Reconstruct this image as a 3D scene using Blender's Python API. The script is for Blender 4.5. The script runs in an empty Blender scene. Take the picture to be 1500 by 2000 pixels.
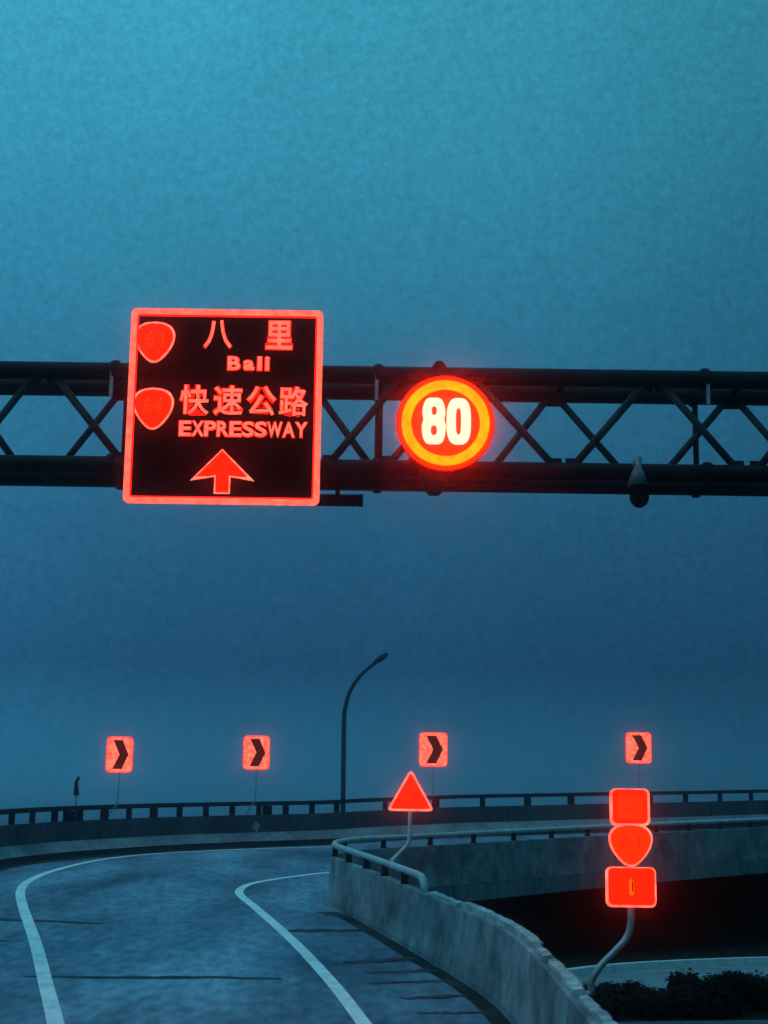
import bpy, bmesh, math, random
from mathutils import Vector, Matrix
random.seed(7)
S = bpy.context.scene
COL = S.collection
rad = math.radians

# ------------------------------------------------------------------ camera
CAM_Z = 2.89
cam_data = bpy.data.cameras.new("camera"); cam = bpy.data.objects.new("camera", cam_data); COL.objects.link(cam)
cam_data.sensor_fit = 'HORIZONTAL'; cam_data.sensor_width = 36.0; cam_data.lens = 74.4
cam_data.clip_start = 0.1; cam_data.clip_end = 20000
cam.matrix_world = (Matrix.Translation((0, 0, CAM_Z)) @ Matrix.Rotation(rad(90 + 11.67), 4, 'X') @ Matrix.Rotation(rad(0.8), 4, 'Z'))
S.camera = cam

# ------------------------------------------------------------------ sky, sun, exposure
SUN_EL, SUN_AZ = rad(60), rad(235)
world = bpy.data.worlds.new("World"); S.world = world; world.use_nodes = True
nt = world.node_tree; nt.nodes.clear()
def N(tree, typ, **kw):
    n = tree.nodes.new(typ)
    for k, v in kw.items(): setattr(n, k, v)
    return n
def ramp(tree, stops, interp='LINEAR'):
    r = N(tree, 'ShaderNodeValToRGB'); cr = r.color_ramp; cr.interpolation = interp
    while len(cr.elements) < len(stops): cr.elements.new(0.5)
    for e, (p, c) in zip(cr.elements, stops):
        e.position = p; e.color = (c[0], c[1], c[2], 1)
    return r
sky = N(nt, 'ShaderNodeTexSky', sky_type='NISHITA', sun_disc=False, sun_elevation=SUN_EL, sun_rotation=SUN_AZ)
sky.air_density = 1.0; sky.dust_density = 2.0; sky.ozone_density = 3.0
tc = N(nt, 'ShaderNodeTexCoord')
sep = N(nt, 'ShaderNodeSeparateXYZ'); nt.links.new(tc.outputs['Generated'], sep.inputs[0])
# dusk cloud deck: a smooth veil thinning upwards, even all round the horizon
deck = ramp(nt, [(0.0, (.019, .124, .220)), (0.055, (.0140, .112, .210)), (0.105, (.0105, .069, .152)), (0.19, (.0155, .102, .202)),
                 (0.30, (.023, .170, .295)), (0.42, (.033, .258, .392)), (0.52, (.042, .325, .468)), (1.0, (.070, .52, .80))])
nt.links.new(sep.outputs['Z'], deck.inputs[0])
nz = N(nt, 'ShaderNodeTexNoise'); nz.inputs['Scale'].default_value = 3.2; nz.inputs['Detail'].default_value = 3; nz.inputs['Roughness'].default_value = .45
nt.links.new(tc.outputs['Generated'], nz.inputs['Vector'])
nf = N(nt, 'ShaderNodeTexNoise'); nf.inputs['Scale'].default_value = 210; nf.inputs['Detail'].default_value = 6; nf.inputs['Roughness'].default_value = .85
nt.links.new(tc.outputs['Generated'], nf.inputs['Vector'])
m1 = N(nt, 'ShaderNodeMapRange'); m1.inputs[1].default_value = .25; m1.inputs[2].default_value = .75; m1.inputs[3].default_value = .86; m1.inputs[4].default_value = 1.14
nt.links.new(nz.outputs[0], m1.inputs[0])
m2 = N(nt, 'ShaderNodeMapRange'); m2.inputs[1].default_value = .3; m2.inputs[2].default_value = .7; m2.inputs[3].default_value = .76; m2.inputs[4].default_value = 1.24
nt.links.new(nf.outputs[0], m2.inputs[0])
mm = N(nt, 'ShaderNodeMath', operation='MULTIPLY'); nt.links.new(m1.outputs[0], mm.inputs[0]); nt.links.new(m2.outputs[0], mm.inputs[1])
# the western half of the sky, to the left, still holds a little more light
m3 = N(nt, 'ShaderNodeMapRange', interpolation_type='SMOOTHSTEP'); m3.inputs[1].default_value = -.6; m3.inputs[2].default_value = .6; m3.inputs[3].default_value = 1.45; m3.inputs[4].default_value = .66
nt.links.new(sep.outputs['X'], m3.inputs[0])
mm2 = N(nt, 'ShaderNodeMath', operation='MULTIPLY'); nt.links.new(mm.outputs[0], mm2.inputs[0]); nt.links.new(m3.outputs[0], mm2.inputs[1])
sc1 = N(nt, 'ShaderNodeVectorMath', operation='SCALE'); nt.links.new(deck.outputs[0], sc1.inputs[0]); nt.links.new(mm2.outputs[0], sc1.inputs['Scale'])
bg1 = N(nt, 'ShaderNodeBackground'); bg1.inputs[1].default_value = 0.92; nt.links.new(sc1.outputs[0], bg1.inputs[0])
bg2 = N(nt, 'ShaderNodeBackground'); bg2.inputs[1].default_value = 0.0007; nt.links.new(sky.outputs[0], bg2.inputs[0])
add = N(nt, 'ShaderNodeAddShader'); nt.links.new(bg1.outputs[0], add.inputs[0]); nt.links.new(bg2.outputs[0], add.inputs[1])
wo = N(nt, 'ShaderNodeOutputWorld'); nt.links.new(add.outputs[0], wo.inputs[0])

sun_d = bpy.data.lights.new("sun", 'SUN'); sun_d.energy = 0.22; sun_d.angle = rad(25); sun_d.color = (1.0, .95, .88)
sun = bpy.data.objects.new("sun", sun_d); COL.objects.link(sun)
sd = Vector((math.sin(SUN_AZ) * math.cos(SUN_EL), math.cos(SUN_AZ) * math.cos(SUN_EL), math.sin(SUN_EL)))
sun.rotation_euler = (-sd).to_track_quat('-Z', 'Y').to_euler()

S.view_settings.view_transform = 'Standard'; S.view_settings.look = 'None'
S.view_settings.exposure = 0.0; S.view_settings.gamma = 1.0; S.view_settings.use_curve_mapping = False
S.cycles.max_bounces = 8; S.cycles.volume_bounces = 4; S.cycles.diffuse_bounces = 3

# ------------------------------------------------------------------ materials
MATS = {}
def surf(name, c0, c1, scale=4.0, rough=.8, metal=0.0, bump=0.0, stretch=(1, 1, 1), detail=6, fine=0.0, fscale=60, lo=.35, hi=.65, bscale=None, spec=.5):
    m = bpy.data.materials.new(name); m.use_nodes = True; t = m.node_tree
    b = t.nodes['Principled BSDF']; b.inputs['Roughness'].default_value = rough; b.inputs['Metallic'].default_value = metal; b.inputs['Specular IOR Level'].default_value = spec
    tcn = N(t, 'ShaderNodeNewGeometry'); mp = N(t, 'ShaderNodeMapping'); mp.inputs['Scale'].default_value = stretch
    t.links.new(tcn.outputs['Position'], mp.inputs['Vector'])
    n = N(t, 'ShaderNodeTexNoise'); n.inputs['Scale'].default_value = scale; n.inputs['Detail'].default_value = detail; n.inputs['Roughness'].default_value = .62
    t.links.new(mp.outputs[0], n.inputs['Vector'])
    r = ramp(t, [(lo, c0), (hi, c1)]); t.links.new(n.outputs[0], r.inputs[0])
    out = r.outputs[0]
    if fine:
        n2 = N(t, 'ShaderNodeTexNoise'); n2.inputs['Scale'].default_value = fscale; n2.inputs['Detail'].default_value = 4
        t.links.new(mp.outputs[0], n2.inputs['Vector'])
        mr = N(t, 'ShaderNodeMapRange'); mr.inputs[1].default_value = .3; mr.inputs[2].default_value = .7; mr.inputs[3].default_value = 1 - fine; mr.inputs[4].default_value = 1 + fine
        t.links.new(n2.outputs[0], mr.inputs[0])
        s = N(t, 'ShaderNodeVectorMath', operation='SCALE'); t.links.new(out, s.inputs[0]); t.links.new(mr.outputs[0], s.inputs['Scale']); out = s.outputs[0]
    t.links.new(out, b.inputs['Base Color'])
    if bump:
        nb = N(t, 'ShaderNodeTexNoise'); nb.inputs['Scale'].default_value = bscale or scale * 6; nb.inputs['Detail'].default_value = 6
        t.links.new(tcn.outputs['Position'], nb.inputs['Vector'])
        bp = N(t, 'ShaderNodeBump'); bp.inputs['Strength'].default_value = bump; bp.inputs['Distance'].default_value = .02
        t.links.new(nb.outputs[0], bp.inputs['Height']); t.links.new(bp.outputs[0], b.inputs['Normal'])
    MATS[name] = m; return m
def glow(name, col, strength=1.0, vary=0.0):
    m = bpy.data.materials.new(name); m.use_nodes = True; t = m.node_tree
    b = t.nodes['Principled BSDF']; b.inputs['Base Color'].default_value = (.05, .01, .008, 1); b.inputs['Roughness'].default_value = .6; b.inputs['Specular IOR Level'].default_value = .1
    b.inputs['Emission Strength'].default_value = strength
    if vary:
        g = N(t, 'ShaderNodeNewGeometry'); n = N(t, 'ShaderNodeTexNoise'); n.inputs['Scale'].default_value = 9; n.inputs['Detail'].default_value = 5
        t.links.new(g.outputs['Position'], n.inputs['Vector'])
        r = ramp(t, [(.3, tuple(c * (1 - vary) for c in col)), (.7, tuple(c * (1 + vary) for c in col))]); t.links.new(n.outputs[0], r.inputs[0])
        t.links.new(r.outputs[0], b.inputs['Emission Color'])
    else:
        b.inputs['Emission Color'].default_value = (*col, 1)
    MATS[name] = m; return m
surf('asphalt', (.030, .062, .105), (.215, .34, .43), scale=.42, rough=.85, bump=.2, stretch=(1.0, .30, 1), detail=10, fine=.34, fscale=7, bscale=30, lo=.34, hi=.68, spec=.25)
surf('paint', (.60, .62, .60), (.90, .90, .87), scale=2.5, rough=.7, fine=.12, fscale=20, lo=.3, hi=.55)
surf('tar_and_shade', (.012, .016, .022), (.05, .065, .08), scale=2, rough=.6, spec=.08)  # road seals, and the painted shadow gap at the parapet foot
surf('gutter_shade_dirt', (.010, .012, .015), (.04, .046, .052), scale=1.2, rough=.9, fine=.3, spec=.08)
surf('concrete', (.085, .115, .135), (.19, .235, .255), scale=.9, rough=.9, bump=.4, stretch=(1, 1, .5), detail=9, fine=.28, fscale=6, bscale=18)
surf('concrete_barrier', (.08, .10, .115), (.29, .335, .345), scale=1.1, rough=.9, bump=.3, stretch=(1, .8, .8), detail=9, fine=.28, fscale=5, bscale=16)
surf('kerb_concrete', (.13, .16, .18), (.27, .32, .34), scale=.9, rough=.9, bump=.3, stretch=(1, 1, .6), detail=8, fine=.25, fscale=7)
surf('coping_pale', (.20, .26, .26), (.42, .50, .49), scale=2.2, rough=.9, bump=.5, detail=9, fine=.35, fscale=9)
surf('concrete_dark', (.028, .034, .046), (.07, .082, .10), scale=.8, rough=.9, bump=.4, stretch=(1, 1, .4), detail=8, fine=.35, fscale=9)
surf('under_deck_shade', (.003, .0035, .0035), (.010, .011, .010), scale=1.0, rough=.95, bump=.4, spec=.08)  # near-black colour puts the under-deck shade into wall and girder
surf('soil', (.004, .005, .004), (.012, .013, .012), scale=.8, rough=.95, bump=.5, spec=.08)
surf('pavement', (.10, .13, .145), (.24, .28, .30), scale=.8, rough=.85, fine=.2, fscale=12, stretch=(.5, 1.5, 1))
surf('gantry_paint', (.006, .005, .008), (.018, .016, .022), scale=3, rough=.55, bump=.1, spec=.08)
surf('lattice_paint', (.018, .019, .026), (.042, .044, .055), scale=3, rough=.55, bump=.1, spec=.15)
surf('rail_paint', (.006, .008, .012), (.018, .02, .028), scale=3, rough=.6, spec=.08)
surf('galvanised', (.26, .29, .30), (.40, .43, .44), scale=6, rough=.45, metal=.4)
surf('galvanised_pale', (.50, .53, .53), (.70, .72, .70), scale=6, rough=.6)
surf('rail_galvanised', (.34, .38, .39), (.52, .56, .56), scale=5, rough=.6)
surf('post_grey', (.16, .26, .33), (.24, .34, .40), scale=6, rough=.7)
surf('lamp_dark', (.006, .007, .012), (.012, .014, .02), scale=3, rough=.6, spec=.08)
surf('black_face', (.0016, .0016, .0018), (.004, .004, .0045), scale=5, rough=.75, spec=.08)
surf('black_plastic', (.002, .002, .002), (.004, .004, .004), scale=5, rough=.7, spec=.08)
surf('hood_grey', (.08, .10, .11), (.15, .18, .18), scale=8, rough=.7)
surf('leaf', (.002, .003, .003), (.006, .008, .007), scale=3, rough=.8, spec=.08)
surf('bark', (.02, .018, .016), (.035, .03, .028), scale=6, rough=.9, spec=.08)
glow('red_glow', (1.0, .0034, .0), 5.5, .12)  # lit sign faces, and added glow on roadside signs that only reflect
glow('red_deep', (1.0, .006, .001), 2.5)
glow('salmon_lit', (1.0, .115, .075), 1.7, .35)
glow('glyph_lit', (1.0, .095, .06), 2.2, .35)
glow('rim_glow', (1.0, .12, .08), 2.2, .5)  # same mix: lit sign parts and added glow on reflecting plates
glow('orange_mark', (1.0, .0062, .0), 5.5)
glow('chevron_glow', (1.0, .105, .06), 2.0, .7)  # emission stands in for headlights reflected by the chevron faces
glow('disc_red', (1.0, .0012, .0), 30.0, .08)
glow('ring_amber', (1.0, .165, .001), 3.0, .25)
glow('digit_white', (1.0, .95, .60), 1.2)
glow('digit_core', (1.0, .13, .002), 1.1)

# ------------------------------------------------------------------ helpers
def tag(o, label=None, cat=None, group=None, kind=None):
    for k, v in (('label', label), ('category', cat), ('group', group), ('kind', kind)):
        if v: o[k] = v
    return o
def thing(name, loc, label, cat, group=None):
    o = bpy.data.objects.new(name, None); o.empty_display_size = .2; COL.objects.link(o); o.location = loc
    return tag(o, label, cat, group)
def origin(o):
    v = Vector((0, 0, 0))
    while o is not None:
        v += o.location; o = o.parent
    return v
def link(name, me, mat, parent=None, smooth=False):
    o = bpy.data.objects.new(name, me); COL.objects.link(o)
    if mat is not None and not me.materials: me.materials.append(MATS[mat])
    if parent is not None:
        o.parent = parent
        d = origin(parent)
        me.transform(Matrix.Translation(-d))
    if smooth:
        for p in me.polygons: p.use_smooth = True
    return o
def bm_obj(name, bm, mat, parent=None, smooth=False):
    bmesh.ops.recalc_face_normals(bm, faces=bm.faces[:])
    me = bpy.data.meshes.new(name); bm.to_mesh(me); bm.free()
    return link(name, me, mat, parent, smooth)
def pydata(name, v, f, mat, parent=None, smooth=False):
    bm = bmesh.new(); vs = [bm.verts.new(p) for p in v]
    for q in f:
        try: bm.faces.new([vs[i] for i in q])
        except ValueError: pass
    return bm_obj(name, bm, mat, parent, smooth)
def box(bm, c, s, rot=None):
    m = Matrix.Translation(c)
    if rot is not None: m = m @ rot
    m = m @ Matrix.Diagonal((s[0], s[1], s[2], 1))
    return bmesh.ops.create_cube(bm, size=1, matrix=m)
def bar(bm, a, b, r, seg=12, r2=None):
    a, b = Vector(a), Vector(b); d = b - a
    m = Matrix.Translation((a + b) / 2) @ d.to_track_quat('Z', 'Y').to_matrix().to_4x4()
    bmesh.ops.create_cone(bm, cap_ends=True, segments=seg, radius1=r, radius2=r if r2 is None else r2, depth=d.length, matrix=m)
def tube(bm, pts, r, seg=10, r_end=None):
    pts = [Vector(p) for p in pts]; rings = []
    up = Vector((0.13, .31, .94)).normalized()
    for i, p in enumerate(pts):
        t = (pts[min(i + 1, len(pts) - 1)] - pts[max(i - 1, 0)]).normalized()
        x = t.cross(up)
        if x.length < .2: x = t.cross(Vector((1, 0, 0)))
        x.normalize(); y = t.cross(x).normalized()
        rr = r if r_end is None else r + (r_end - r) * i / (len(pts) - 1)
        rings.append([bm.verts.new(p + (x * math.cos(2 * math.pi * k / seg) + y * math.sin(2 * math.pi * k / seg)) * rr) for k in range(seg)])
    for a, b in zip(rings, rings[1:]):
        for k in range(seg): bm.faces.new((a[k], a[(k + 1) % seg], b[(k + 1) % seg], b[k]))
    bm.faces.new(rings[0][::-1]); bm.faces.new(rings[-1])
def spline(pts, n=24):
    P = [Vector(p) for p in pts]; out = []
    for i in range(len(P) - 1):
        p0 = P[max(i - 1, 0)]; p1 = P[i]; p2 = P[i + 1]; p3 = P[min(i + 2, len(P) - 1)]
        for k in range(n):
            t = k / n
            out.append(.5 * ((2 * p1) + (p2 - p0) * t + (2 * p0 - 5 * p1 + 4 * p2 - p3) * t * t + (3 * p1 - p0 - 3 * p2 + p3) * t ** 3))
    out.append(P[-1]); return out
class Path:
    """a plan curve (x, y, bank) measured along its length; z follows the climbing road"""
    def __init__(s, pts):
        s.p = spline([(q[0], q[1], q[2] if len(q) > 2 else 0) for q in pts])
        s.d = [0.0]
        for a, b in zip(s.p, s.p[1:]): s.d.append(s.d[-1] + (b.xy - a.xy).length)
        s.L = s.d[-1]
    def raw(s, d):
        d = max(0, min(s.L, d)); lo, hi = 0, len(s.d) - 1
        while hi - lo > 1:
            m = (lo + hi) // 2
            if s.d[m] <= d: lo = m
            else: hi = m
        t = (d - s.d[lo]) / max(1e-9, s.d[hi] - s.d[lo]); return s.p[lo].lerp(s.p[hi], t)
    def at(s, d, off=0.0, h=0.0):
        q = s.raw(d); a = s.raw(d - .15); b = s.raw(d + .15); t = (b.xy - a.xy).normalized()
        x, y = q.x - t.y * off, q.y + t.x * off            # +off is to the left of the direction of travel
        return Vector((x, y, road_z(q.y) + q.z + h))
    def near_y(s, y):
        best = min(range(len(s.p)), key=lambda i: abs(s.p[i].y - y)); return s.d[best]
    def near(s, x, y):
        best = min(range(len(s.p)), key=lambda i: (s.p[i].x - x) ** 2 + (s.p[i].y - y) ** 2); return s.d[best]
GRADE = math.tan(rad(3.23))
def road_z(y): return GRADE * max(y, 6.0)
def plate(name, pts, y, th, mat, parent=None, holes=(), smooth=False):
    """flat plate in the x-z plane whose front face is at y, th thick to the back"""
    cu = bpy.data.curves.new(name, 'CURVE'); cu.dimensions = '2D'; cu.fill_mode = 'BOTH'; cu.extrude = th / 2
    for loop in [pts, *holes]:
        sp = cu.splines.new('POLY'); sp.points.add(len(loop) - 1); sp.use_cyclic_u = True
        for q, (x, z) in zip(sp.points, loop): q.co = (x, z, 0, 1)
    return link(name, curve_mesh(cu, name, (0, y + th / 2, 0)), mat, parent, smooth)
def curve_mesh(cu, name, loc):
    o = bpy.data.objects.new('tmp', cu); COL.objects.link(o)
    dg = bpy.context.evaluated_depsgraph_get(); dg.update()
    me = bpy.data.meshes.new_from_object(o.evaluated_get(dg), depsgraph=dg)
    bpy.data.objects.remove(o); bpy.data.curves.remove(cu)
    me.name = name; me.materials.clear()
    me.transform(Matrix.Translation(loc) @ Matrix.Rotation(rad(90), 4, 'X'))
    return me
def glyph(name, body, cx, cz, w, h, y, th, mat, parent, bold=0.0):
    cu = bpy.data.curves.new(name, 'FONT'); cu.body = body; cu.size = 1.0; cu.offset = bold; cu.resolution_u = 4
    me = curve_mesh(cu, name, (0, 0, 0))
    xs = [v.co.x for v in me.vertices]; zs = [v.co.z for v in me.vertices]
    x0, x1, z0, z1 = min(xs), max(xs), min(zs), max(zs)
    sx = w / (x1 - x0) if w else h / (z1 - z0); sz = h / (z1 - z0) if h else sx
    for v in me.vertices:
        v.co.x = cx + (v.co.x - (x0 + x1) / 2) * sx; v.co.z = cz + (v.co.z - (z0 + z1) / 2) * sz; v.co.y = 0
    bm = bmesh.new(); bm.from_mesh(me); bmesh.ops.remove_doubles(bm, verts=bm.verts, dist=1e-5)
    r = bmesh.ops.extrude_face_region(bm, geom=bm.faces[:])
    bmesh.ops.translate(bm, verts=[g for g in r['geom'] if isinstance(g, bmesh.types.BMVert)], vec=(0, -th, 0))
    bmesh.ops.translate(bm, verts=bm.verts, vec=(0, y, 0))
    bpy.data.meshes.remove(me)
    return bm_obj(name, bm, mat, parent)
def rrect(cx, cz, w, h, r, n=6):
    out = []
    for sx, sz, a0 in ((1, 1, 0), (-1, 1, 90), (-1, -1, 180), (1, -1, 270)):
        for k in range(n + 1):
            a = rad(a0 + 90 * k / n); out.append((cx + sx * (w / 2 - r) + r * math.cos(a), cz + sz * (h / 2 - r) + r * math.sin(a)))
    return out
def circle(cx, cz, r, n=64): return [(cx + r * math.cos(2 * math.pi * k / n), cz + r * math.sin(2 * math.pi * k / n)) for k in range(n)]
def shield(cx, cz, w, h, inset=0.0):
    """rounded triangular route shield, flat-arched top and a rounded point below"""
    pts = [(0, .50), (.22, .475), (.40, .39), (.495, .24), (.50, .08), (.44, -.10), (.33, -.27), (.20, -.41), (.09, -.485), (0, -.50)]
    full = pts + [(-x, z) for x, z in pts[-2:0:-1]]
    sp = [p for p in spline([(x, z, 0) for x, z in full + full[:1]], 4)][:-1]
    return [(cx + p.x * (w - 2 * inset), cz + p.y * (h - 2 * inset)) for p in sp]
def round_poly(pts, r, n=5):
    out = []; m = len(pts)
    for i in range(m):
        p = Vector(pts[i]); a = (Vector(pts[i - 1]) - p).normalized(); b = (Vector(pts[(i + 1) % m]) - p).normalized()
        for k in range(n + 1):
            t = k / n; q0 = p + a * r; q1 = p + b * r
            q = q0.lerp(p, t).lerp(p.lerp(q1, t), t); out.append((q.x, q.y))
    return out

# ------------------------------------------------------------------ ground and the climbing ramp
GZ = 0.2
pydata('ground', [(-4000, -4000, GZ), (4000, -4000, GZ), (4000, 4000, GZ), (-4000, 4000, GZ)], [(0, 1, 2, 3)], 'soil')['kind'] = 'structure'

INNER = Path([(1.56, -8), (1.56, 4), (1.55, 10), (1.53, 14), (1.45, 17.6), (1.18, 20.0), (.58, 23.1), (-.18, 26.86), (-.74, 29.4), (-.98, 30.7), (-.93, 31.7), (-.5, 32.75),
              (.25, 33.6), (1.8, 35.4), (5.81, 40.0), (10.88, 45.25), (17, 51.4), (25, 59.5)])
OUTER = Path([(-5.2, -8), (-5.6, 6), (-6.9, 18), (-8.2, 28), (-8.9, 34), (-9.02, 36.6), (-8.88, 38.4), (-8.36, 40.2), (-7.7, 41.7), (-5.79, 44.6), (-3.7, 46.8), (-1.58, 48.5, .01), (.12, 49.8, .07),
              (2.55, 51.0, .16), (5.1, 52.4, .20), (7.86, 54.0, .24), (10.8, 56.0, .26), (14.1, 58.5, .29), (21, 64.5, .32), (30, 73, .35)])
ST = 120
vi = []; vo = []
for k in range(ST + 1):
    # stations bunch where both edges turn
    a = k / ST
    vi.append(INNER.at(INNER.L * a, -.12)); vo.append(OUTER.at(OUTER.L * a, .1))
v, f = [], []
COLS = 10
for a, b in zip(vi, vo):
    for c in range(COLS + 1): v.append(a.lerp(b, c / COLS))
for k in range(ST):
    for c in range(COLS):
        i = k * (COLS + 1) + c; f.append((i, i + 1, i + COLS + 2, i + COLS + 1))
road = pydata('road', v, f, 'asphalt', smooth=True); road['kind'] = 'structure'
def strip(name, path, d0, d1, o0, o1, lift, mat, parent, step=.4):
    n = max(2, int((d1 - d0) / step)); v = []; f = []
    for k in range(n + 1):
        d = d0 + (d1 - d0) * k / n
        for o in (o0, o1):
            p = path.at(d, o); v.append((p.x, p.y, road_z(p.y) + lift + path.raw(d).z))
    for k in range(n): f.append((2 * k, 2 * k + 1, 2 * k + 3, 2 * k + 2))
    return pydata(name, v, f, mat, parent)
# painted edge lines
LEFT = Path([(.2, 2), (-1.6, 10), (-3.33, 17.2), (-4.02, 20.0), (-5.01, 24.0), (-6.33, 29.1), (-7.02, 32.0), (-7.36, 34.3), (-7.42, 36.9), (-7.08, 40.2), (-6.3, 42.6), (-5.0, 44.4), (-3.0, 46.2), (-.9, 47.6), (2, 49.2), (8, 52.4)])
RIGHT = Path([(1.2, 2), (.86, 10), (-.13, 17.4), (-.63, 20.8), (-1.3, 24.7), (-2.15, 29.1), (-2.66, 31.6), (-2.8, 32.9), (-2.72, 34.2), (-2.4, 35.3), (-1.8, 36.6), (-1.2, 37.6), (1, 40.4), (5, 44.8), (10, 49.6)])
strip('edge_line', LEFT, 0, LEFT.L, -.09, .09, .008, 'paint', road, .25)
strip('edge_line', RIGHT, 0, RIGHT.L, -.085, .085, .008, 'paint', road, .25)
# strips along both barriers: base shadow painted in, with gathered dirt
strip('gutter_shade', INNER, 2, INNER.near_y(28.6), .02, .24, .004, 'gutter_shade_dirt', road)
strip('gutter_shade', OUTER, 2, OUTER.L, -.45, -.02, .004, 'gutter_shade_dirt', road)
# sealed joints and cracks across the carriageway
def seal(a, b, w):
    a = Vector(a); b = Vector(b); n = 14; d = (b - a).normalized(); s = Vector((-d.y, d.x)); v = []; f = []
    for k in range(n + 1):
        t = k / n; p = a.lerp(b, t) + s * random.uniform(-.05, .05); ww = 1.5 * w * (.35 + .65 * math.sin(math.pi * min(1, max(0, .08 + .84 * t)))) * random.uniform(.7, 1.2)
        for e in (-1, 1):
            q = p + s * e * ww / 2; v.append((q.x, q.y, road_z(q.y) + .006))
    for k in range(n): f.append((2 * k, 2 * k + 1, 2 * k + 3, 2 * k + 2))
    pydata('tar_seal', v, f, 'tar_and_shade', road)
for a, b, w in [((-4.4, 20.55), (-1.2, 20.7), .16), ((-6.9, 27.1), (-4.5, 26.55), .22), ((-1.5, 25.85), (-.2, 26.15), .28), ((-.45, 22.2), (.55, 22.8), .22), ((-.15, 21.35), (.8, 21.6), .16),
                ((.3, 19.2), (1.05, 19.5), .14), ((-1.0, 28.8), (-.45, 28.2), .3), ((.45, 18.2), (1.2, 18.3), .10), ((-.1, 20.4), (.9, 20.7), .12), ((-6.1, 24.2), (-5.4, 24.1), .12)]:
    seal(a, b, w)

# deck edge, fascia panels and the fill wall below, its shade painted near-black
def wall_strip(name, path, off, h0, h1, mat, parent=None, z_floor=None):
    n = 160; v = []; f = []
    for k in range(n + 1):
        p = path.at(path.L * k / n, off); z = p.z
        v.append((p.x, p.y, z + h0)); v.append((p.x, p.y, z_floor if z_floor is not None else z + h1))
    for k in range(n): f.append((2 * k, 2 * k + 1, 2 * k + 3, 2 * k + 2))
    return pydata(name, v, f, mat, parent)
def sweep(bm, path, d0, d1, prof, step=.35, jit=None):
    n = max(1, int(math.ceil((d1 - d0) / step))); rings = []
    for k in range(n + 1):
        d = d0 + (d1 - d0) * k / n; row = []
        for i, (o, h) in enumerate(prof):
            dh = jit(k / n, i) if jit else 0
            row.append(bm.verts.new(path.at(d, o, h + dh)))
        rings.append(row)
    m = len(prof)
    for a, b in zip(rings, rings[1:]):
        for i in range(m): bm.faces.new((a[i], a[(i + 1) % m], b[(i + 1) % m], b[i]))
    bm.faces.new(rings[0][::-1]); bm.faces.new(rings[-1])
deck = thing('ramp_deck', (1.8, 8, GZ), 'long dark overhanging concrete deck edge carrying the curving ramp, with shade-coloured wall beneath', 'ramp')
bm = bmesh.new(); sweep(bm, INNER, 13, INNER.L, [(-.02, -.05), (-.19, -.05), (-.19, -.34), (1.6, -.50), (1.6, -.36), (.2, -.12)], .6); bm_obj('slab', bm, 'concrete_dark', deck)
bm = bmesh.new(); sweep(bm, OUTER, 13, OUTER.L, [(.02, -.05), (.49, -.05), (.49, -.34), (-1.6, -.50), (-1.6, -.36), (-.2, -.12)], .6); bm_obj('slab', bm, 'concrete_dark', deck)
bm = bmesh.new(); sweep(bm, INNER, 17, INNER.L, [(.75, -.40), (.55, -.40), (.55, -.80), (.75, -.80)], .6); bm_obj('girder', bm, 'under_deck_shade', deck)
wall_strip('fill_wall', INNER, 1.3, -.42, 0, 'under_deck_shade', deck, GZ)
wall_strip('fill_wall', OUTER, -1.3, -.42, 0, 'under_deck_shade', deck, GZ)
d0 = INNER.near(.25, 33.6)
d = d0 - 3
while d < INNER.L - 1.7:
    bm = bmesh.new(); sweep(bm, INNER, d + .012, d + 1.588, [(-.192, -.03), (-.23, -.03), (-.23, -.38), (-.192, -.38)], .4)
    bm_obj('fascia_panel', bm, 'concrete', deck); d += 1.6

# ------------------------------------------------------------------ inner crash barrier with pipe rail
inner = thing('inner_barrier', (1.9, 4, road_z(4)), 'pale weathered concrete crash barrier along the right edge of the ramp, with pipe rail', 'barrier')
IN_PROF = [(0, 0), (0, .07), (-.045, .30), (-.075, .83), (-.09, .845), (-.195, .845), (-.21, .83), (-.21, -.02)]
cuts = [INNER.near_y(y) for y in (-2, 4.0, 10.2, 13.9, 16.05, 21.35, 26.6)]
d = cuts[-1]
while d < INNER.L - 3.4: d += 3.2; cuts.append(d)
for i, (a, b) in enumerate(zip(cuts, cuts[1:])):
    near = b <= INNER.near_y(27); ph = random.random() * 6
    def chip(t, k, near=near, ph=ph, L=b - a):
        if not near or k not in (4, 5, 6): return 0
        e = min(t, 1 - t) * L; c = -.16 * max(0, 1 - e / .25) if k != 4 else -.02 * max(0, 1 - e / .2)
        return c + (random.uniform(-.006, .006) if k != 4 else 0)
    bm = bmesh.new(); sweep(bm, INNER, a + .012, b - .012, IN_PROF, .12 if near else .3, chip); bm_obj('concrete_segment', bm, 'concrete_barrier', inner)
# crumbling pale coping along the outer lip of the nearest segments
for a, b in zip(cuts[1:6], cuts[2:7]):
    b = min(b, INNER.near_y(23.3))
    if b - a < .8: continue
    lift = 0.0
    rows = []; d = a + .16
    bm = bmesh.new()
    while d < b - .10:
        if random.random() < .10: lift = random.choice((0, .012, .025, .04, -.02))
        j = lift + random.uniform(-.006, .006); o_ = random.uniform(-.012, .012)
        rows.append([bm.verts.new(INNER.at(d, q, h)) for q, h in ((-.125 + o_, .82), (-.130 + o_, .872 + j), (-.215 - o_, .885 + j), (-.245 - o_ * 2, .855 + j), (-.238, .76))]); d += .09
    for r0, r1 in zip(rows, rows[1:]):
        for i in range(5): bm.faces.new((r0[i], r0[(i + 1) % 5], r1[(i + 1) % 5], r1[i]))
    bm.faces.new(rows[0][::-1]); bm.faces.new(rows[-1]); bm_obj('coping', bm, 'coping_pale', inner)
RS = INNER.near_y(23.45)
pts = [INNER.at(RS, -.14, .80), INNER.at(RS + .02, -.14, .93), INNER.at(RS + .09, -.14, 1.0), INNER.at(RS + .22, -.14, 1.04)]
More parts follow.
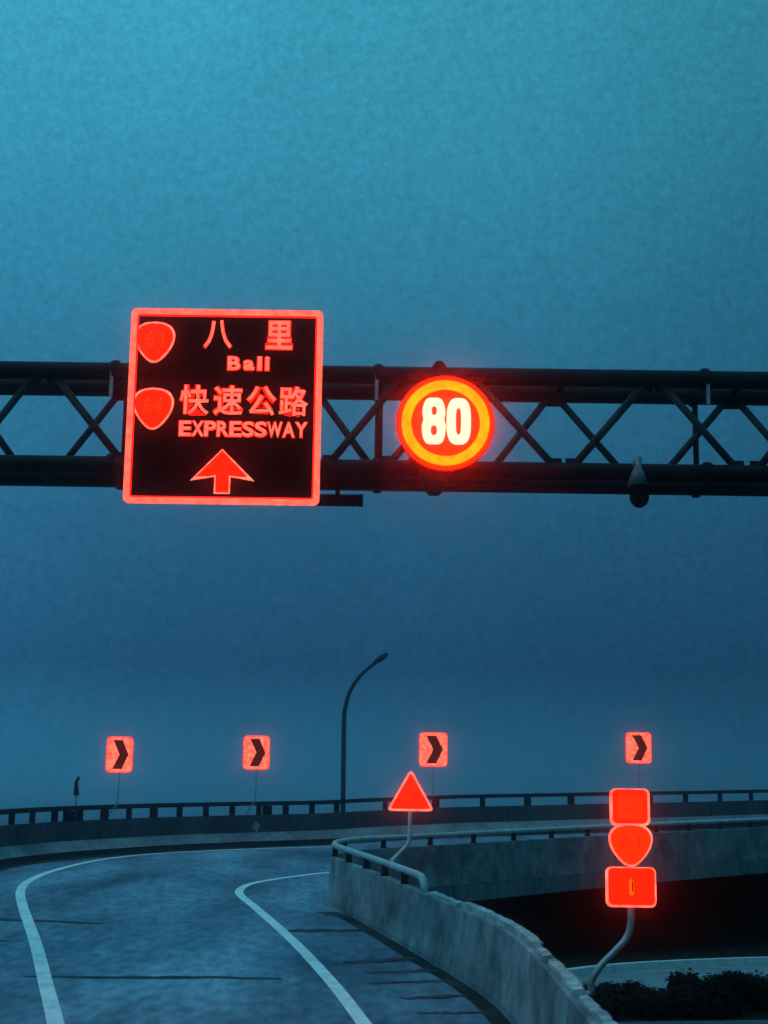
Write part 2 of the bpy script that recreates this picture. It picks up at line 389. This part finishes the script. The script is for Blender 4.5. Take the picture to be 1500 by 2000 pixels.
d = RS + .5
while d < INNER.L - .2: pts.append(INNER.at(d, -.14, 1.05)); d += .3
bm = bmesh.new(); tube(bm, pts, .055, 10); bm_obj('rail', bm, 'rail_galvanised', inner, True)
d = RS + 1.35
while d < INNER.L - .3:
    bm = bmesh.new(); p = INNER.at(d, -.14, .83); q = INNER.at(d, -.14, 1.03); bar(bm, p, q, .055, 8)
    box(bm, p + Vector((0, 0, .03)), (.13, .13, .025)); bm_obj('post', bm, 'rail_paint', inner); d += 1.5

# ------------------------------------------------------------------ outer parapet with low rail
outer = thing('outer_parapet', (-5.6, 6, road_z(6)), 'long grey concrete parapet curving behind the road, topped by a dark low rail', 'parapet')
TOE_PROF = [(.02, -.02), (.02, .15), (.49, .15), (.49, -.02)]
KERB_PROF = [(0, .152), (.27, .40), (.49, .40), (.49, .152)]
OUT_PROF = [(.275, .402), (.30, .90), (.50, .90), (.50, .402)]
d = OUTER.near_y(22)
while d < OUTER.L - 3.2:
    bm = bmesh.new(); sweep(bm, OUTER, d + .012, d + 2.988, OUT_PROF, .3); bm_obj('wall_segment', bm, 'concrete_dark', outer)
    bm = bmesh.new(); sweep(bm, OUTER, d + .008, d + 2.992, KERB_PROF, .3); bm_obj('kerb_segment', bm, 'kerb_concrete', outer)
    bm = bmesh.new(); sweep(bm, OUTER, d, d + 3.0, TOE_PROF, .3); bm_obj('shade_toe', bm, 'tar_and_shade', outer); d += 3.0  # near-black toe paints the shadow gap along the wall foot
a = OUTER.near_y(22)
bm = bmesh.new(); sweep(bm, OUTER, a, OUTER.L - .3, [(.34, 1.165), (.34, 1.285), (.46, 1.285), (.46, 1.165)], .3); bm_obj('rail', bm, 'rail_paint', outer)
d = a + .4; k = 0
turn = OUTER.near(-1.58, 48.5)
while d < OUTER.L - .5:
    w = random.choice((.12, .14, .16, .12, .22))
    bm = bmesh.new(); p = OUTER.at(d, .40, 1.02); t = (OUTER.at(d + .1) - OUTER.at(d - .1)); ang = math.atan2(t.y, t.x)
    box(bm, p, (w, .10, .32), Matrix.Rotation(ang, 4, 'Z')); bm_obj('post', bm, 'rail_paint', outer)
    d += .95 if d < turn else 1.75
for x, y, w in ((-7.7, 41.7, .34), (-3.05, 47.3, .26), (1.0, 50.2, .22)):
    d = OUTER.near(x, y); bm = bmesh.new(); p = OUTER.at(d, .40, 1.01); t = (OUTER.at(d + .1) - OUTER.at(d - .1))
    box(bm, p, (w, .14, .30), Matrix.Rotation(math.atan2(t.y, t.x), 4, 'Z')); bm_obj('post', bm, 'lamp_dark', outer)
d = OUTER.near(-3.4, 47.0); p = OUTER.at(d, .262, .56); t = OUTER.at(d + .1) - OUTER.at(d - .1)
bm = bmesh.new(); box(bm, p, (.22, .02, .24), Matrix.Rotation(math.atan2(t.y, t.x), 4, 'Z') @ Matrix.Rotation(rad(32), 4, 'Y')); bm_obj('reflector_plate', bm, 'galvanised', outer)

# ------------------------------------------------------------------ overhead gantry
GY, GD = 20.5, 0.80
LX, RX = -10.4, 8.6
gan = thing('gantry', (-2.0, GY, GZ), 'dark steel box truss gantry spanning the whole road overhead', 'gantry')
TZ, BZ = 8.998, 7.705
for y in (GY, GY + GD):
    for z, r in ((TZ, .121), (BZ, .121)):
        bm = bmesh.new(); bar(bm, (LX, y, z), (RX, y, z), r, 20); bm_obj('chord', bm, 'gantry_paint', gan, False)
zt, zb = TZ - .07, BZ + .07
front = [(-4.72, -5.53), (-4.45, -3.50), (.17, -.73), (1.22, 2.25), (3.47, 2.50), (3.71, 4.67), (1.05, .05), (-1.0, -1.95), (-3.2, -2.25), (5.9, 4.95), (6.1, 7.0), (8.2, 7.3), (-7.0, -5.8), (-7.2, -8.1), (-9.6, -8.4)]
rear = [(-5.85, -4.98), (-3.70, -4.52), (-.92, -.08), (2.25, 1.38), (2.40, 3.38), (4.73, 3.76), (4.90, 5.84), (1.0, .2), (-1.15, -2.0), (-3.5, -2.6), (7.1, 6.2), (7.3, 8.3), (-6.1, -7.1), (-8.3, -7.4)]
for y, L, r in ((GY, front, .052), (GY + GD, rear, .050)):
    for xt, xb in L:
        bm = bmesh.new(); bar(bm, (xt, y, zt), (xb, y, zb), r, 10); bm_obj('diagonal', bm, 'lattice_paint', gan, True)
for x, y in ((-.085, GY + .02), (-3.60, GY + GD), (4.30, GY + GD)):
    bm = bmesh.new(); bar(bm, (x, y, TZ), (x, y, BZ), .055 if y < 21 else .04, 10); bm_obj('upright', bm, 'gantry_paint', gan, True)
for x in (-.12, -3.66, 4.30):
    bm = bmesh.new(); box(bm, (x, GY - .105, TZ - .20), (.045, .03, .34)); bm_obj('clamp_plate', bm, 'galvanised', gan)
for x in (-8.8, -6.9, -4.6, -2.4, -.1, 2.4, 4.8, 7.0):
    bm = bmesh.new(); bar(bm, (x, GY, TZ), (x, GY + GD, TZ), .045, 8); bm_obj('cross_tie', bm, 'gantry_paint', gan, True)
    bm = bmesh.new(); bar(bm, (x + .1, GY, BZ), (x + .1, GY + GD, BZ), .045, 8); bm_obj('cross_tie', bm, 'gantry_paint', gan, True)
for x in (-3.63, -.10, 4.28):
    for y in (GY, GY + GD):
        for z in (TZ, BZ):
            bm = bmesh.new(); bar(bm, (x - .035, y, z), (x + .035, y, z), .155, 20)
            for k in range(8):
                a_ = k * math.pi / 4; bar(bm, (x - .06, y + .135 * math.cos(a_), z + .135 * math.sin(a_)), (x + .06, y + .135 * math.cos(a_), z + .135 * math.sin(a_)), .012, 6)
            bm_obj('flange', bm, 'gantry_paint', gan)
for y, L in ((GY, front), (GY + GD, rear)):
    for xt, xb in L:
        for x_, z_ in ((xt, TZ - .13), (xb, BZ + .13)):
            bm = bmesh.new(); box(bm, (x_, y, z_), (.20, .018, .10)); bm_obj('gusset', bm, 'gantry_paint', gan)
for x in (LX + .3, RX - .3):
    bm = bmesh.new(); bar(bm, (x, GY + GD / 2, GZ), (x, GY + GD / 2, TZ + .1), .28, 20); box(bm, (x, GY + GD / 2, GZ + .06), (1.0, 1.0, .12))
    box(bm, (x, GY + GD / 2, TZ), (.3, GD + .2, .26)); box(bm, (x, GY + GD / 2, BZ), (.3, GD + .2, .26)); bm_obj('column', bm, 'gantry_paint', gan)

# ------------------------------------------------------------------ square direction sign
SY = 20.25; SCX, SCZ, SW, SH = -2.125, 8.47, 2.56, 2.66
sg = thing('direction_sign', (SCX, SY + .1, SCZ - SH / 2), 'big square black direction sign with glowing red border, characters and up arrow on the gantry', 'sign')
plate('panel', rrect(SCX, SCZ, SW - .02, SH - .02, .07), SY, .06, 'black_face', sg)
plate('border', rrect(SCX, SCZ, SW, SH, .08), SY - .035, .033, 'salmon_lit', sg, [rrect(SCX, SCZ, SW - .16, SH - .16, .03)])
plate('inner_border', rrect(SCX, SCZ, SW - .162, SH - .162, .03), SY - .022, .02, 'red_deep', sg, [rrect(SCX, SCZ, SW - .20, SH - .20, .02)])
for x in (SCX - .8, SCX + .8):
    bm = bmesh.new(); box(bm, (x, SY + .10, SCZ), (.09, .08, SH - .2)); bm_obj('back_post', bm, 'gantry_paint', sg)
FY = SY - .004
def lit_glyph(name, body, cx, cz, w, h, bold=.012, back=.036):
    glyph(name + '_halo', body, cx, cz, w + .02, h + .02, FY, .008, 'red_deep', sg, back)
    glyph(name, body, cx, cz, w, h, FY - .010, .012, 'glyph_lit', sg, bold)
def sign_shield(cx, cz, num, w=.535, h=.57):
    s = plate('route_shield', shield(cx, cz, w, h), FY - .012, .012, 'rim_glow', sg)
    plate('shield_face', shield(cx, cz, w, h, .028), FY - .022, .009, 'red_glow', s)
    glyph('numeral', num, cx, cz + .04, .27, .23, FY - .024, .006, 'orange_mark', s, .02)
sign_shield(-3.085, 9.335, '61'); sign_shield(-3.065, 8.42, '64')
lit_glyph('character', '八', -2.244, 9.455, .37, .38, .012, .02); lit_glyph('character', '里', -1.428, 9.455, .35, .39, .018, .075)
x = -2.10
for ch, w in zip('Bali', (.165, .14, .055, .055)):
    hh = {'B': .185, 'a': .135, 'l': .185, 'i': .185}[ch]
    lit_glyph('letter', ch, x + w / 2, 8.965 + hh / 2, w, hh, .03, .05); x += w + .045
for ch, cx in zip('快速公路', (-2.524, -2.078, -1.640, -1.215)): lit_glyph('character', ch, cx, 8.545, .385, .40, .012, .065)
x = -2.71
for ch in 'EXPRESSWAY':
    w = .19 if ch == 'W' else .155; lit_glyph('letter', ch, x + w / 2, 8.157, w, .20, .025, .04); x += w + .011
AX = -2.12
arrow = [(AX - .012, 7.885), (AX + .42, 7.455), (AX + .30, 7.478), (AX + .105, 7.51), (AX + .105, 7.283), (AX - .105, 7.283), (AX - .105, 7.51), (AX - .30, 7.478), (AX - .42, 7.455)]
ar = plate('arrow', arrow, FY - .012, .012, 'rim_glow', sg)
ain = [(AX - .012, 7.86), (AX + .33, 7.51), (AX + .20, 7.51), (AX + .085, 7.53), (AX + .085, 7.30), (AX - .085, 7.30), (AX - .085, 7.53), (AX - .20, 7.51), (AX - .34, 7.51)]
plate('arrow_face', ain, FY - .022, .009, 'red_glow', ar)

# dark stub fixture under the lower chord beside the sign
fx = thing('sign_fixture', (-.55, 20.62, 7.30), 'short black tubular fixture under the gantry just right of the square sign', 'fixture')
bm = bmesh.new(); bar(bm, (-1.6, 20.62, 7.296), (-.29, 20.62, 7.30), .082, 16); bm_obj('housing', bm, 'black_plastic', fx, True)
bm = bmesh.new(); bar(bm, (-.34, 20.62, 7.30), (-.282, 20.62, 7.30), .088, 16); bm_obj('end_cap', bm, 'black_plastic', fx, True)
for x in (-1.3, -.62):
    bm = bmesh.new(); box(bm, (x, 20.60, 7.46), (.06, .05, .30)); bm_obj('hanger', bm, 'black_plastic', fx)

# ------------------------------------------------------------------ round illuminated speed limit sign
CX, CZ, LY = .792, 8.262, 20.18
sp = thing('speed_sign', (CX, LY + .15, CZ - .75), 'round glowing speed limit sign reading 80 in an amber ring on the gantry', 'sign')
bm = bmesh.new(); bmesh.ops.create_cone(bm, cap_ends=True, segments=64, radius1=.65, radius2=.632, depth=.16, matrix=Matrix.Translation((CX, LY + .09, CZ)) @ Matrix.Rotation(rad(-90), 4, 'X')); bm_obj('housing', bm, 'gantry_paint', sp)
plate('red_face', circle(CX, CZ, .635), LY - .012, .02, 'disc_red', sp)
plate('amber_ring', circle(CX, CZ, .578), LY - .026, .012, 'ring_amber', sp, [circle(CX + .0, CZ, .452)])
def lobes(cx, zs, rx, rz, n=40):
    return [(cx + rx * math.cos(2 * math.pi * k / n), zs + rz * math.sin(2 * math.pi * k / n)) for k in range(n)]
def superell(cx, cz, rx, rz, e, n=56):
    out = []
    for k in range(n):
        a = 2 * math.pi * k / n; c, s = math.cos(a), math.sin(a)
        out.append((cx + rx * math.copysign(abs(c) ** (2 / e), c), cz + rz * math.copysign(abs(s) ** (2 / e), s)))
    return out
def eight(cx, cz, w, h, n=80):
    out = []
    for k in range(n):
        a = 2 * math.pi * k / n; s = math.sin(a); z = h / 2 * math.copysign(abs(s) ** .78, s)
        base = w / 2 * math.copysign(abs(math.cos(a)) ** .50, math.cos(a))
        pinch = 1 - .14 * math.exp(-((z - .04 * h) / (.085 * h)) ** 2); top = 1 - .05 * max(0, z / (h / 2))
        out.append((cx + base * pinch * top, cz + z))
    return out
e8, e0 = CX - .155, CX + .172
dg = plate('digit', eight(e8, CZ + .02, .318, .63), LY - .034, .016, 'digit_white', sp, [superell(e8 + .005, CZ + .16, .034, .060, 2.4), superell(e8 + .002, CZ - .105, .040, .068, 2.4)])
dg2 = plate('digit', superell(e0, CZ + .02, .160, .315, 2.9), LY - .034, .016, 'digit_white', sp, [superell(e0 - .003, CZ + .02, .034, .18, 3)])
for z0, z1, w in ((.60, .86, .26), (-.62, -.95, .42)):
    zz = CZ + z0; sgn = 1 if z0 > 0 else -1; cx = CX - (.085 if sgn > 0 else .14)
    plate('bracket', [(cx - w / 2, zz), (cx - w * .33, zz + (z1 - z0) * .75), (cx - w * .15, CZ + z1), (cx + w * .15, CZ + z1), (cx + w * .33, zz + (z1 - z0) * .75), (cx + w / 2, zz)][::sgn], LY + .03, .12, 'gantry_paint', sp)

# ------------------------------------------------------------------ camera hung from the gantry
kx, ky = 3.32, 20.27
kc = thing('surveillance_camera', (kx, ky, 7.2), 'black dome surveillance camera with pale conical hood hanging from the gantry', 'camera')
bm = bmesh.new(); bmesh.ops.create_cone(bm, cap_ends=True, segments=24, radius1=.148, radius2=.045, depth=.27, matrix=Matrix.Translation((kx, ky, 7.605))); bm_obj('hood', bm, 'hood_grey', kc, True)
bm = bmesh.new(); bar(bm, (kx + .01, ky, 7.72), (kx + .01, ky, 7.86), .045, 12); box(bm, (kx, ky + .10, 7.80), (.10, .2, .05)); bm_obj('mount', bm, 'galvanised', kc)
bm = bmesh.new(); bmesh.ops.create_uvsphere(bm, u_segments=24, v_segments=16, radius=1, matrix=Matrix.Translation((kx + .015, ky, 7.33)) @ Matrix.Diagonal((.128, .128, .15, 1)))
for v_ in bm.verts:
    if v_.co.z > 7.33: v_.co.x = kx + .015 + (v_.co.x - kx - .015) * 1.0; v_.co.z = 7.33 + (v_.co.z - 7.33)
bar(bm, (kx + .015, ky, 7.33), (kx + .015, ky, 7.475), .127, 24); bm_obj('dome', bm, 'black_plastic', kc, True)

# ------------------------------------------------------------------ chevron curve signs on the outer parapet
def chevron(px, py, zc, label, w=.80, h=1.02, off=.40):
    d = OUTER.near(px, py); b = OUTER.at(d, off, .84)
    t = thing('chevron_sign', (b.x, b.y, b.z), label, 'sign', 'chevron signs along the outer parapet')
    x = px; y = b.y - .06
    p = plate('panel', rrect(x, zc, w, h, .11), y, .04, 'chevron_glow', t)  # no lamp here: reflective face is given emission as its glow
    cw = w * .27
    plate('chevron', [(x - w * .26, zc + h * .42), (x + w * .11, zc + h * .42), (x + w * .36, zc), (x + w * .11, zc - h * .42), (x - w * .26, zc - h * .42), (x + w * .0, zc)], y - .012, .01, 'black_face', t)
    plate('rim', rrect(x, zc, w + .035, h + .035, .12), y + .0, .03, 'red_deep', t, [rrect(x, zc, w + .002, h + .002, .11)])
    bm = bmesh.new(); tube(bm, spline([(b.x, b.y, b.z), (b.x, b.y, b.z + .12), (b.x + (x - b.x) * .5, b.y, b.z + .34), (x, b.y, b.z + .6), (x, b.y, zc + h * .3)], 6), .017, 8); bm_obj('post', bm, 'post_grey', t, True)
    return t
chevron(-7.02, 42.95, 5.04, 'leftmost red chevron sign with added glow, pointing right above the parapet', .68, .92)
chevron(-3.65, 46.85, 5.35, 'second chevron sign from the left, glow added, just left of the street lamp', .74, .95)
chevron(1.67, 50.55, 5.72, 'third chevron sign from the left, glow added, right above the red triangular sign', .86, 1.04)
chevron(8.84, 54.45, 6.10, 'rightmost chevron sign, glow added, above the three stacked red route plates', .84, 1.02)

# ------------------------------------------------------------------ slim marker on the parapet at the left
d = OUTER.near(-7.62, 41.95); b = OUTER.at(d, .40, .84)
mk = thing('marker_post', tuple(b), 'slim dark marker standing on the parapet rail below the leftmost chevron sign', 'marker')
bm = bmesh.new(); bar(bm, b, (b.x, b.y, 4.05), .022, 8); bm_obj('post', bm, 'post_grey', mk, True)
bm = bmesh.new(); tube(bm, [(b.x, b.y, 3.92), (b.x - .01, b.y, 4.1), (b.x - .02, b.y, 4.25), (b.x + .05, b.y, 4.40)], .075, 10, .035); bm_obj('marker_head', bm, 'lamp_dark', mk, True)

# ------------------------------------------------------------------ street lamp behind the parapet
lp = thing('street_lamp', (-1.73, 75, GZ), 'tall dark street lamp with curved arm standing behind the parapet', 'street lamp')
bm = bmesh.new(); tube(bm, spline([(-1.70, 75, GZ), (-1.71, 75, 4), (-1.74, 75, 8.2), (-1.66, 75, 9.1), (-1.40, 75, 9.9), (-.88, 75, 10.6), (-.30, 75, 11.1)], 10), .125, 12, .075); bm_obj('pole', bm, 'lamp_dark', lp, True)
bm = bmesh.new(); bar(bm, (-1.70, 75, GZ), (-1.70, 75, GZ + .5), .2, 12); bm_obj('base', bm, 'lamp_dark', lp)
bm = bmesh.new(); bmesh.ops.create_uvsphere(bm, u_segments=20, v_segments=12, radius=1, matrix=Matrix.Translation((-.06, 75, 11.30)) @ Matrix.Rotation(rad(-36), 4, 'Y') @ Matrix.Diagonal((.44, .2, .14, 1))); bm_obj('lamp_head', bm, 'lamp_dark', lp, True)

# ------------------------------------------------------------------ red triangular warning sign
TY = 25.7; dt = INNER.near_y(TY)
b = INNER.at(dt, -.17, .75)
tr = thing('warning_sign', tuple(b), 'red triangular warning sign with added glow on a bent pale pole behind the barrier', 'sign')
tri = [(.487, 4.01), (.868, 3.345), (.108, 3.345)]
plate('panel', round_poly(tri, .09), TY - .03, .03, 'rim_glow', tr)
plate('face', round_poly([(.487, 3.945), (.812, 3.378), (.164, 3.378)], .06), TY - .044, .012, 'red_glow', tr)  # reflective face, its headlight return put in as emission
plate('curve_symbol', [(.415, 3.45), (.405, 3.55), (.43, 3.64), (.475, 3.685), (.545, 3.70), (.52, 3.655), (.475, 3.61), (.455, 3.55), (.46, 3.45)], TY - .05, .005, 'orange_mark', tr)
bm = bmesh.new(); tube(bm, spline([(b.x - .02, b.y, b.z + .3), (b.x + .0, TY, b.z + .40), (.20, TY, 2.56), (.33, TY, 2.70), (.44, TY, 2.81), (.476, TY, 2.92), (.48, TY, 3.1), (.482, TY + .01, 3.62)], 8), .031, 10); bm_obj('pole', bm, 'galvanised_pale', tr, True)

# ------------------------------------------------------------------ stacked route plates on a bent pole
RY = 17.0; b = INNER.at(INNER.near_y(RY), -.20, .30)
rs = thing('route_sign', tuple(b), 'three stacked red route plates with added glow on a bent grey pole behind the barrier', 'sign')
top = plate('direction_plate', rrect(2.628, 3.262, .42, .385, .06), RY - .04, .03, 'rim_glow', rs)  # plates hold no lamp; their glow is emission put into the material
plate('plate_face', rrect(2.628, 3.268, .365, .35, .05), RY - .054, .012, 'red_glow', top)
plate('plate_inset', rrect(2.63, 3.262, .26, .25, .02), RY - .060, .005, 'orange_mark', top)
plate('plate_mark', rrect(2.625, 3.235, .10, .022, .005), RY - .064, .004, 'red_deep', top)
shd = plate('route_shield', shield(2.627, 2.872, .455, .445), RY - .062, .03, 'rim_glow', rs)
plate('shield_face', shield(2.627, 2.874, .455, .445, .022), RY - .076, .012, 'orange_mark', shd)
glyph('numeral', '61', 2.620, 2.905, .20, .14, RY - .0775, .004, 'red_glow', shd, .0)
low = plate('arrow_plate', rrect(2.626, 2.443, .525, .41, .06), RY - .04, .03, 'rim_glow', rs)
plate('plate_face', rrect(2.630, 2.450, .480, .375, .05), RY - .054, .012, 'red_glow', low)
plate('arrow_mark', [(2.604, 2.36), (2.604, 2.49), (2.598, 2.495), (2.628, 2.535), (2.656, 2.495), (2.650, 2.49), (2.650, 2.36)], RY - .06, .005, 'digit_core', low)
plate('arrow_slot', [(2.632, 2.40), (2.632, 2.50), (2.640, 2.51), (2.644, 2.50), (2.644, 2.40)], RY - .066, .005, 'black_face', low)
bm = bmesh.new(); tube(bm, spline([(b.x, b.y, b.z), (b.x + .10, RY, b.z + .01), (2.165, RY, 1.36), (2.20, RY, 1.48), (2.30, RY, 1.64), (2.45, RY, 1.79), (2.575, RY, 1.93), (2.62, RY, 2.08), (2.626, RY, 2.3), (2.628, RY + .005, 3.40)], 8), .036, 12); bm_obj('pole', bm, 'galvanised', rs, True)

# ------------------------------------------------------------------ lower side road, kerbs and shrubs at the right
LR = Path([(2.6, 30.5), (4.4, 33.6), (6.4, 35.6), (9.4, 37.4), (14, 39.0), (22, 41), (40, 44)])
def flat_strip(name, path, o0, o1, z0, z1, mat, kind=None, d0=0, d1=None, ragged=0):
    d1 = path.L if d1 is None else d1; n = 60; bm = bmesh.new(); rings = []
    for k in range(n + 1):
        d = d0 + (d1 - d0) * k / n; a = path.at(d, o0 + (ragged * (math.sin(k * .9) * .5 + random.uniform(-.5, .5)) if ragged else 0)); c = path.at(d, o1)
        rings.append([bm.verts.new(q) for q in ((a.x, a.y, z0), (a.x, a.y, z1), (c.x, c.y, z1), (c.x, c.y, z0))])
    for a, c in zip(rings, rings[1:]):
        for i in range(4): bm.faces.new((a[i], a[(i + 1) % 4], c[(i + 1) % 4], c[i]))
    bm.faces.new(rings[0]); bm.faces.new(rings[-1][::-1])
    o = bm_obj(name, bm, mat)
    if kind: o['kind'] = kind
    return o
flat_strip('side_road', LR, -2.6, 0, GZ - .1, GZ + .06, 'pavement', 'structure', ragged=.9)
kb = flat_strip('kerb', LR, .004, .22, GZ - .1, GZ + .21, 'galvanised_pale', 'structure')
PT = Path([(2.9, 24.4), (5, 25.0), (8, 25.6), (14, 26.4), (24, 27.5)])
flat_strip('path', PT, -.5, .5, GZ - .1, GZ + .03, 'concrete_dark', 'structure', ragged=.3)

def shrub(x, y, w, h, label):
    t = thing('shrub', (x, y, GZ), label, 'shrub', 'dark low shrubs beside the ramp')
    bm = bmesh.new()
    blobs = [(random.uniform(-.42, .42) * w, random.uniform(-.3, .3) * w, random.uniform(.30, .78) * h, random.uniform(.16, .30) * w) for _ in range(9)]
    for _ in range(2600):
        bx, by, bz, br = random.choice(blobs)
        v_ = Vector((random.gauss(0, 1), random.gauss(0, 1), random.gauss(0, 1))).normalized() * br * random.uniform(.55, 1.08)
        c = Vector((x + bx + v_.x, y + by + v_.y, max(GZ + .03, GZ + bz + v_.z * .8)))
        n_ = (v_.normalized() + Vector((random.uniform(-.7, .7), random.uniform(-.7, .7), random.uniform(-.3, .9)))).normalized()
        u = n_.orthogonal().normalized(); u.rotate(Matrix.Rotation(random.uniform(0, 6.28), 3, n_)); s_ = n_.cross(u); L = random.uniform(.035, .075)
        q = [c - u * L, c + s_ * L * .45, c + u * L, c - s_ * L * .45]
        bm.faces.new([bm.verts.new(p) for p in q])
    me = bpy.data.meshes.new('foliage'); bm.to_mesh(me); bm.free(); link('foliage', me, 'leaf', t)
    bm = bmesh.new()
    for _ in range(5):
        a = random.uniform(0, 6.28); bar(bm, (x, y, GZ - .02), (x + math.cos(a) * w * .25, y + math.sin(a) * w * .25, GZ + h * .6), .018, 6, .006)
    bm_obj('stem', bm, 'bark', t)
for x, y, w, h, lab in [(3.45, 27.3, 1.1, .32, 'dark shrub at the left end of the low row, beside the bent sign pole'),
                        (4.15, 27.2, 1.1, .38, 'second dark shrub from the left in the low row below the side road'),
                        (4.80, 27.3, .8, .24, 'third dark shrub from the left, lowest in the row below the side road'),
                        (5.45, 27.5, 1.1, .52, 'fourth dark shrub from the left in the low row below the side road'),
                        (6.20, 27.4, 1.1, .64, 'dark shrub cut by the right edge of the picture'),
                        (3.2, 25.9, 1.0, .28, 'small dark shrub in front of the row, nearest the barrier'),
                        (4.1, 26.2, 1.1, .26, 'low dark shrub in the middle of the front row, by the pale path'),
                        (5.1, 26.4, 1.2, .26, 'low dark shrub at the right of the front row, by the pale path')]:
    shrub(x, y, w, h, lab)

# ------------------------------------------------------------------ added volume that scatters bloom round the signs
HZ = 12.4
bm = bmesh.new(); box(bm, (0, 0, (HZ - 1.2) / 2), (9000, 9000, HZ + 1.2))
me = bpy.data.meshes.new('bloom_haze'); bm.to_mesh(me); bm.free()
bloom_mist = bpy.data.materials.new('bloom_mist'); bloom_mist.use_nodes = True; t = bloom_mist.node_tree; t.nodes.clear()
pv = N(t, 'ShaderNodeVolumePrincipled'); pv.inputs['Color'].default_value = (.97, .98, 1, 1); pv.inputs['Density'].default_value = .0033; pv.inputs['Anisotropy'].default_value = .991
mo = N(t, 'ShaderNodeOutputMaterial'); t.links.new(pv.outputs[0], mo.inputs['Volume'])
me.materials.append(bloom_mist); hz = bpy.data.objects.new('bloom_haze', me); COL.objects.link(hz); hz['kind'] = 'stuff'
